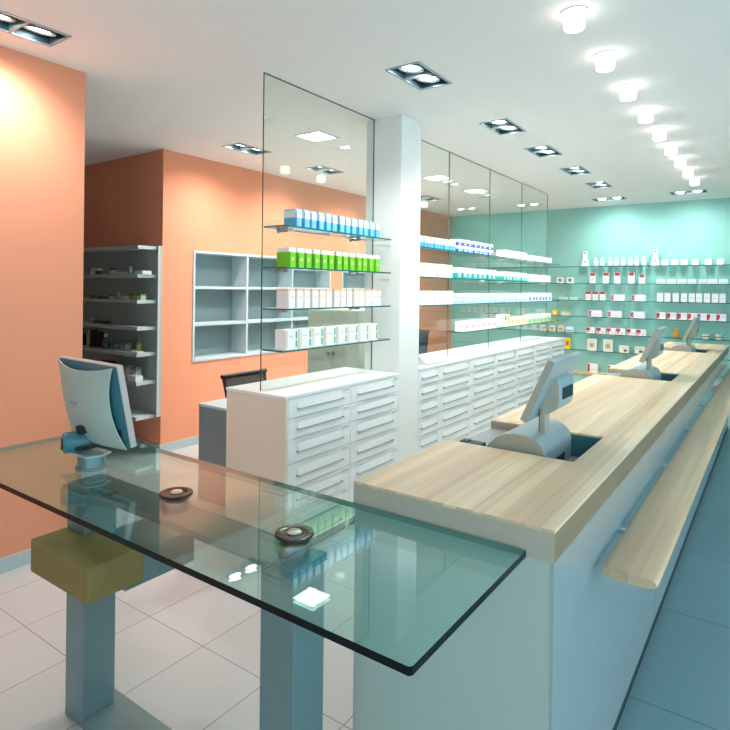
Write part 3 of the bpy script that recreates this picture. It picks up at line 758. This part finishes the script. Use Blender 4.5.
place('medicine_carton', pack_mesh('carton', .116, .07, .100, [(1, (246, 240, 244))], [(.0, .35, .1, .9, RED), (.2, .5, .1, .35, (246, 240, 244)), (.5, .9, .5, .8, (236, 222, 226))], '-y'), 'square white carton with red corner', [-1.42, -1.28, -1.14, -1.01, -.89, -.77, -.65], TZ[3], 'red cornered cartons on fourth mint shelf', shelf=shelfname(3))
place('medicine_carton', pack_mesh('carton', .095, .07, .092, [(1, (226, 220, 200))], [(.15, .85, .35, .75, (176, 150, 110)), (.2, .8, .1, .25, (120, 150, 130))], '-y'), 'small beige carton', [-3.19, -3.04, -2.90], TZ[4], 'small beige cartons on fifth mint shelf', shelf=shelfname(4))
place('medicine_carton', pack_mesh('carton', .105, .07, .085, [(1, (226, 236, 244))], [(.1, .9, .1, .45, (110, 160, 210))], '-y'), 'small pale blue carton', [-2.76], TZ[4], None, shelf=shelfname(4))
place('medicine_carton', pack_mesh('carton', .128, .07, .095, [(1, (246, 242, 244))], [(.0, .45, .45, .95, RED), (.1, .3, .1, .4, (214, 120, 120)), (.5, .9, .2, .4, (226, 214, 220))], '-y'), 'white carton with red upper corner', [-2.43, -2.27, -2.12, -1.98, -1.83, -1.69], TZ[4], 'red upper corner cartons on fifth mint shelf', shelf=shelfname(4))
b = B(); b.lathe([(0, 0), (.034, 0), (.042, .01), (.042, .085), (.036, .098), (.042, .10), (.042, .122), (0, .124)], n=20)
tag(obj('jar', b, pm((206, 150, 60)), smooth=True, loc=(-1.22, 9.665, TZ[4])), 'amber jar on the mint wall fifth shelf between the two far registers', 'jar')
for x, l_ in ((-.84, 'left of two small striped tubs on the mint wall fifth shelf'), (-.68, 'right of two small striped tubs on the mint wall fifth shelf')):
    b = B(); b.lathe([(0, 0), (.036, 0), (.044, .03)], n=18, mi=0); b.lathe([(.044, .03), (.045, .045)], n=18, mi=1); b.lathe([(.045, .045), (.047, .07), (0, .072)], n=18, mi=0)
    bmesh.ops.remove_doubles(b.bm, verts=b.bm.verts, dist=1e-5)
    tag(obj('tub', b, [pm((228, 228, 206)), pm((170, 140, 80))], smooth=True, loc=(x, 9.665, TZ[4])), l_, 'tub', 'striped tubs on fifth mint shelf')
card = [(.04, .96, .03, .97, (226, 236, 230)), (.2, .8, .25, .7, (206, 176, 120)), (.35, .65, .35, .58, (190, 110, 50)), (.2, .8, .8, .88, (120, 150, 170))]
place('medicine_carton', pack_mesh('carton', .135, .03, .185, [(1, (240, 244, 240))], card, '-y'), 'upright picture box with brown round image', [-2.41, -2.17], TZ[5], 'picture boxes on sixth mint shelf', shelf=shelfname(5))
place('medicine_carton', pack_mesh('carton', .138, .05, .105, [(1, (232, 236, 220))], [(.45, .8, .15, .5, (110, 96, 70)), (.1, .9, .7, .8, (190, 206, 196))], '-y'), 'low pale picture box with dark spot', [-1.93, -1.71], TZ[5], 'low picture boxes on sixth mint shelf', shelf=shelfname(5))
place('medicine_carton', pack_mesh('carton', .072, .06, .185, [(1, (240, 206, 50))], [(.2, .8, .3, .7, (176, 96, 40))], '-y'), 'tall yellow carton', [-2.79], TZ[5], None, shelf=shelfname(5)+' beyond the cabinets')
place('medicine_carton', pack_mesh('carton', .150, .07, .130, [(1, (246, 242, 240))], [(.0, .22, .05, .95, RED), (.3, .9, .3, .4, (236, 196, 176))], '-y'), 'white carton with red side stripe', [-2.39, -2.08], .358, 'cartons on the low wooden bench', shelf='the low wooden bench', y=9.66)

# ------------------------------------------------------------------ alcove shelf unit
au = thing('alcove_shelf_unit', 'tall green grey open shelf unit on the dark orange alcove wall', 'shelf unit', (-6.0, 3.51, 0))
LX, RX = -7.3+6.0, -5.005+6.0
b = B(); b.box(LX, RX+.055, -.028, -.0005, .365, 2.045); obj('back_panel', b, M_dshelf, au)
b = B(); b.box(RX+.040, RX+.055, -.045, -.028, .365, 2.045); obj('side_strip', b, M_shelf, au)
AZ = [2.040, 1.762, 1.512, 1.252, .998, .722, .385]
for z in AZ:
    b = B(); b.box(LX, RX, -.235, -.028, z-.034, z, mis=[0, 0, 1, 0, 0, 2]); obj('shelf', b, [M_shelf, M_dshelf, M_shelf], au, bevel=.0015, seg=1)
def alc(name, cat, desc, x, z, kind, dims, rgb, rgb2=None, dy=0):
    z += .0005
    b = B()
    if kind == 'box': b.box(-dims[0]/2, dims[0]/2, -dims[1]/2, dims[1]/2, 0, dims[2]*.75); b.box(-dims[0]/2, dims[0]/2, -dims[1]/2, dims[1]/2, dims[2]*.75, dims[2], mi=1)
    elif kind == 'jar': r, h_ = dims; b.lathe([(0, 0), (r, 0), (r*1.03, h_*.1), (r, h_*.7)], n=18); b.lathe([(r, h_*.7), (r*1.06, h_*.72), (r*1.06, h_), (0, h_)], n=18, mi=1)
    elif kind == 'bottle': r, h_ = dims; b.lathe([(0, 0), (r, 0), (r*1.02, h_*.3), (r, h_*.62), (r*.4, h_*.76)], n=18); b.lathe([(r*.4, h_*.76), (r*.42, h_), (0, h_)], n=18, mi=1)
    elif kind == 'tube': r, h_ = dims; b.lathe([(0, 0), (r*.8, 0), (r*.8, h_*.2)], n=16, mi=1); b.lathe([(r*.8, h_*.2), (r, h_*.25), (r*.8, h_*.8), (r*.2, h_)], n=16)
    if kind != 'box': bmesh.ops.remove_doubles(b.bm, verts=b.bm.verts, dist=1e-5)
    o = obj(name, b, [pm(rgb), pm(rgb2 or rgb)], smooth=(kind != 'box'), bevel=.002 if kind == 'box' else 0, loc=(x, 3.365+dy, z))
    tag(o, desc, cat)
S = ['', 'second', 'third', 'fourth', 'fifth', 'sixth']
z = AZ[1]; pl = ' on the uppermost stocked shelf of the alcove unit'
alc('jar', 'jar', 'white jar leftmost'+pl, -5.95, z, 'jar', (.024, .07), (214, 216, 220), (190, 190, 200))
alc('jar', 'jar', 'black and white round pot'+pl, -5.83, z, 'jar', (.034, .062), (40, 44, 48), (226, 228, 230))
alc('carton', 'carton', 'small grey carton'+pl, -5.69, z, 'box', (.09, .06, .03), (150, 160, 160), (120, 130, 132))
alc('carton', 'carton', 'dark and white carton'+pl, -5.55, z, 'box', (.06, .06, .062), (206, 208, 214), (44, 48, 56))
alc('carton', 'carton', 'low white carton'+pl, -5.42, z, 'box', (.14, .07, .032), (206, 210, 220), (120, 124, 140))
alc('tube', 'tube', 'standing translucent tube'+pl, -5.26, z, 'tube', (.020, .085), (150, 172, 176), (120, 140, 150))
alc('carton', 'carton', 'flat white carton at right end'+pl, -5.05, z, 'box', (.13, .10, .035), (214, 224, 224))
z = AZ[2]; pl = ' on the second stocked shelf of alcove unit'
alc('jar', 'jar', 'small green jar leftmost'+pl, -6.10, z, 'jar', (.02, .04), (110, 130, 70), (60, 70, 60))
alc('carton', 'carton', 'olive green flat carton'+pl, -5.89, z, 'box', (.12, .06, .035), (96, 116, 50), (120, 110, 60))
alc('carton', 'carton', 'dark flat carton'+pl, -5.74, z, 'box', (.10, .05, .022), (50, 54, 50))
alc('jar', 'jar', 'tiny white jar'+pl, -5.60, z, 'jar', (.018, .042), (196, 204, 176), (30, 34, 34))
alc('tube', 'tube', 'pink upright tube'+pl, -5.47, z, 'tube', (.018, .072), (196, 150, 176), (150, 120, 140))
alc('carton', 'carton', 'pale lilac carton'+pl, -5.36, z, 'box', (.09, .05, .034), (206, 206, 222))
alc('carton', 'carton', 'olive and brown carton'+pl, -5.19, z, 'box', (.075, .06, .058), (150, 150, 80), (80, 70, 40))
alc('carton', 'carton', 'pale green carton at right end'+pl, -5.08, z, 'box', (.085, .06, .055), (176, 190, 150), (110, 120, 80))
z = AZ[3]; pl = ' on the third stocked shelf of alcove unit'
alc('jar', 'jar', 'mint green jar'+pl, -5.96, z, 'jar', (.022, .045), (110, 170, 140), (150, 190, 170))
alc('carton', 'carton', 'low grey carton'+pl, -5.86, z, 'box', (.08, .05, .03), (90, 104, 104))
alc('carton', 'carton', 'dark low carton'+pl, -5.69, z, 'box', (.12, .05, .028), (40, 48, 48))
z = AZ[4]; pl = ' on the fourth stocked shelf of alcove unit'
alc('bottle', 'bottle', 'tall black bottle leftmost'+pl, -6.14, z, 'bottle', (.032, .19), (26, 24, 28))
alc('bottle', 'bottle', 'slim pinkish white bottle'+pl, -6.02, z, 'bottle', (.022, .18), (206, 180, 176), (214, 206, 206))
alc('carton', 'carton', 'tall black carton'+pl, -5.91, z, 'box', (.07, .06, .18), (28, 22, 26), (60, 26, 24))
alc('carton', 'carton', 'tall dark brown carton'+pl, -5.81, z, 'box', (.06, .06, .165), (38, 26, 24))
alc('bottle', 'bottle', 'white headed dark bottle'+pl, -5.69, z, 'bottle', (.036, .15), (70, 92, 92), (206, 214, 210))
alc('jar', 'jar', 'grey glass jar'+pl, -5.50, z, 'jar', (.03, .05), (120, 140, 140), (160, 170, 170))
alc('carton', 'carton', 'grey square carton'+pl, -5.34, z, 'box', (.11, .07, .075), (140, 152, 150), (110, 124, 122))
alc('bottle', 'bottle', 'green bottle'+pl, -5.16, z, 'bottle', (.034, .13), (110, 124, 50), (90, 110, 80), dy=.03)
alc('box_of_samples', 'carton', 'flat white carton at right front'+pl, -5.06, z, 'box', (.13, .07, .018), (214, 222, 220), (190, 200, 200), dy=-.055)
z = AZ[5]; pl = ' on the fifth stocked shelf of alcove unit'
alc('carton', 'carton', 'dark maroon carton'+pl, -5.62, z, 'box', (.16, .06, .15), (44, 26, 30))
alc('carton', 'carton', 'grey blue carton'+pl, -5.46, z, 'box', (.10, .06, .14), (60, 76, 84), (40, 50, 60))
alc('carton', 'carton', 'slim white carton'+pl, -5.30, z, 'box', (.045, .06, .13), (206, 214, 210), (150, 160, 160), dy=.02)
alc('carton', 'carton', 'white carton with grey top'+pl, -5.20, z, 'box', (.10, .06, .12), (186, 196, 194), (130, 140, 140), dy=.03)
alc('carton', 'carton', 'low white carton at front'+pl, -5.09, z, 'box', (.13, .08, .055), (214, 224, 222), dy=-.045)

# ------------------------------------------------------------------ cubby shelves on the orange wall
def cubby(label, y0, y1, cols):
    t = thing('cubby_shelf', label, 'shelf', (-5.20, y0+.001, CZ0+.001), 0, 'grey cubby shelves set into the orange wall')
    w = y1-y0-.002; hgt = CZ1-CZ0-.002; f = .026; dep = .262
    b = B(); b.box(0, .012, 0, w, 0, hgt); obj('back_board', b, M_cub, t)
    b = B()
    b.box(.012, dep, 0, f, 0, hgt); b.box(.012, dep, w-f, w, 0, hgt); b.box(.012, dep, f, w-f, 0, f*1.2); b.box(.012, dep, f, w-f, hgt-f, hgt)
    obj('frame', b, M_shelf, t, bevel=.0015, seg=1)
    for r in (1, 2):
        b = B(); z_ = hgt*r/3; b.box(.012, dep-.004, f, w-f, z_-.015, z_+.015); obj('shelf', b, M_shelf, t, bevel=.0015, seg=1)
    for c_ in range(1, cols):
        y_ = w*c_/cols
        b = B()
        for r in range(3):
            za = [f*1.2, hgt/3+.015, hgt*2/3+.015][r]; zb = [hgt/3-.015, hgt*2/3-.015, hgt-f][r]
            b.box(.012, dep-.004, y_-.012, y_+.012, za, zb)
        obj('divider', b, M_shelf, t)
cubby('empty grey blue cubby shelf on the orange wall, left one with three columns', 3.875, 6.15, 3)
cubby('second grey blue cubby shelf on the orange wall, mostly behind the column', 6.40, 8.15, 2)

# ------------------------------------------------------------------ back-office furniture
dk = thing('desk', 'low grey desk behind the cream end of the drawer cabinets', 'desk', (-3.32, 2.94, 0))
b = B(); b.box(-.345, .345, -.005, 1.235, .722, .742); obj('desktop', b, M_shelf, dk, bevel=.002)
b = B(); b.box(-.34, .34, 0, .022, .0, .722); obj('end_panel', b, M_grey, dk)
b = B(); b.box(-.34, .34, 1.21, 1.232, .0, .722); obj('far_end_panel', b, M_grey, dk)
b = B(); b.box(.31, .33, .022, 1.21, .25, .722); obj('modesty_panel', b, M_grey, dk)
def office_chair(label, x, y, rz, zback, mb, mf):
    t = thing('office_chair', label, 'chair', (x, y, 0), rz, None)
    b = B()
    for k_ in range(5):
        a = 2*PI*k_/5; ca, sa = math.cos(a), math.sin(a)
        b.cyl((0, 0, .085), (.27*ca, .27*sa, .065), .020, 10, r1=.014)
    b.cyl((0, 0, .07), (0, 0, .10), .04, 16)
    bs = obj('star_base', b, mf, t, smooth=True)
    for k_ in range(5):
        a = 2*PI*k_/5; ca, sa = math.cos(a)*.27, math.sin(a)*.27
        b = B(); b.cyl((ca-.012, sa, .028), (ca+.012, sa, .028), .028, 16); b.cyl((ca, sa, .04), (ca, sa, .066), .008, 8); obj('castor', b, M_black, bs, smooth=True)
    b = B(); b.cyl((0, 0, .10), (0, 0, .41), .024, 14); obj('gas_lift', b, M_black, t, smooth=True)
    b = B(); b.box(-.23, .23, -.22, .22, .41, .47); obj('seat', b, mb, t, bevel=.025, seg=3)
    # backrest on the +x side, facing -x
    bx = .25
    b = B(); n = 14; zt_ = zback
    top = [bx+.03]
    fr = []
    b.cyl((bx+.03, -.235, .56), (bx+.085, -.255, zt_-.02), .016, 10); b.cyl((bx+.03, .235, .56), (bx+.085, .255, zt_-.02), .016, 10)
    b.cyl((bx+.085, -.275, zt_-.02), (bx+.085, .275, zt_-.02), .020, 12); b.cyl((bx+.03, -.235, .56), (bx+.03, .235, .56), .014, 10)
    obj('back_frame', b, M_black, t, smooth=True)
    b = B(); b.prism([(bx+.026, .57), (bx+.036, .57), (bx+.089, zt_-.03), (bx+.079, zt_-.03)], 'xz', -.232, .232); obj('backrest', b, mb, t)
    b = B(); b.cyl((.0, 0, .42), (bx+.045, 0, .43), .018, 10); b.cyl((bx+.045, 0, .43), (bx+.045, 0, .60), .018, 10); obj('back_support', b, M_black, t, smooth=True)
    return t
office_chair('black mesh office chair behind the low grey desk', -3.72, 3.78, PI, .86, M_mesh, M_black)
office_chair('dark teal high backed office chair seen through rear glass by the column', -3.84, 6.08, PI/2, 1.14, M_navy, M_black)
gc = thing('grey_cabinet', 'pale grey green storage cabinet behind the front glass partition', 'cabinet', (-3.33, 4.2, 0))
M_gc = mat('pale_grey_green', (186, 196, 184), .5, vary=.01)
b = B(); b.box(-.31, .29, 0, .62, .04, 1.45); obj('body', b, M_gc, gc, bevel=.003)
b = B(); b.box(-.29, .27, .02, .60, 0, .04); obj('plinth', b, M_grey, gc)
for s in (0, 1):
    b = B(); b.box(-.305+s*.298, -.013+s*.298, -.016, -.0005, .05, 1.44); d_ = obj('door', b, M_gc, gc, bevel=.002)
    b = B(); b.cyl((-.04+s*.056, -.016, 1.05), (-.04+s*.056, -.036, 1.05), .011, 12); obj('knob', b, M_nickel, d_, smooth=True)

# ------------------------------------------------------------------ light
def spot(x, y, z, tx_, ty_, tz_, e, col, ang=1.9, blend=.9, rad=.05):
    l = bpy.data.lights.new('spot', 'SPOT'); l.energy = e; l.color = col; l.spot_size = ang; l.spot_blend = blend; l.shadow_soft_size = rad
    o = bpy.data.objects.new('spot_beam', l); C.objects.link(o); o.location = (x, y, z)
    o.rotation_euler = (Vector((tx_, ty_, tz_))-Vector((x, y, z))).to_track_quat('-Z', 'Y').to_euler()
WARM, NEUT = (1, .89, .83), (1, .96, .91)
for x, y in spot_sites[:5]: spot(x, y, 2.985, x-.45, y, 0, 98, NEUT, 2.2)
for x, y in spot_sites[5:]: spot(x, y, 2.985, x, y+.75, 1.6, 62, (.94, 1, .98), 2.4)
for i, (x, y) in enumerate(wall_sites): spot(x, y, 2.985, x-.45, y, 1.1, 84 if i else 70, WARM, 2.4)
for x, y in sq_sites: spot(x, y, 2.985, x, y, 0, 95, NEUT, 2.6)
w = bpy.data.worlds.new('sky'); bpy.context.scene.world = w; w.use_nodes = True
bg = w.node_tree.nodes['Background']; bg.inputs[0].default_value = (.66, .86, .96, 1); bg.inputs[1].default_value = 3.7
def portal(loc, rot, sx, sy):
    l = bpy.data.lights.new('daylight_portal', 'AREA'); l.shape = 'RECTANGLE'; l.size = sx; l.size_y = sy; l.cycles.is_portal = True
    o = bpy.data.objects.new('daylight_portal', l); C.objects.link(o); o.location = loc; o.rotation_euler = rot
for p, q in ops_r: portal((XR+.15, (p+q)/2, 1.42), (0, PI/2, 0), 2.3, q-p)
for p, q in ops_f: portal(((p+q)/2, YF-.15, 1.37), (PI/2, 0, 0), q-p, 2.4)

# ------------------------------------------------------------------ camera
cam = bpy.data.cameras.new('camera'); co = bpy.data.objects.new('camera', cam); C.objects.link(co)
cam.sensor_width = 36; cam.lens = 581/730*36; cam.clip_start = .05
cam.shift_x = 0; cam.shift_y = -(365-288.3)/730
yaw = math.atan2(413, 581)
co.matrix_world = Matrix.Translation((0, 0, 1.65)) @ Matrix.Rotation(yaw, 4, 'Z') @ Matrix.Rotation(PI/2, 4, 'X') @ Matrix.Rotation(.0112, 4, 'Z')
sc_ = bpy.context.scene; sc_.camera = co
sc_.view_settings.view_transform = 'Standard'; sc_.view_settings.look = 'None'
sc_.view_settings.exposure = 0.1; sc_.view_settings.gamma = 1
sc_.cycles.max_bounces = 10; sc_.cycles.transparent_max_bounces = 24; sc_.cycles.diffuse_bounces = 5; sc_.cycles.glossy_bounces = 5
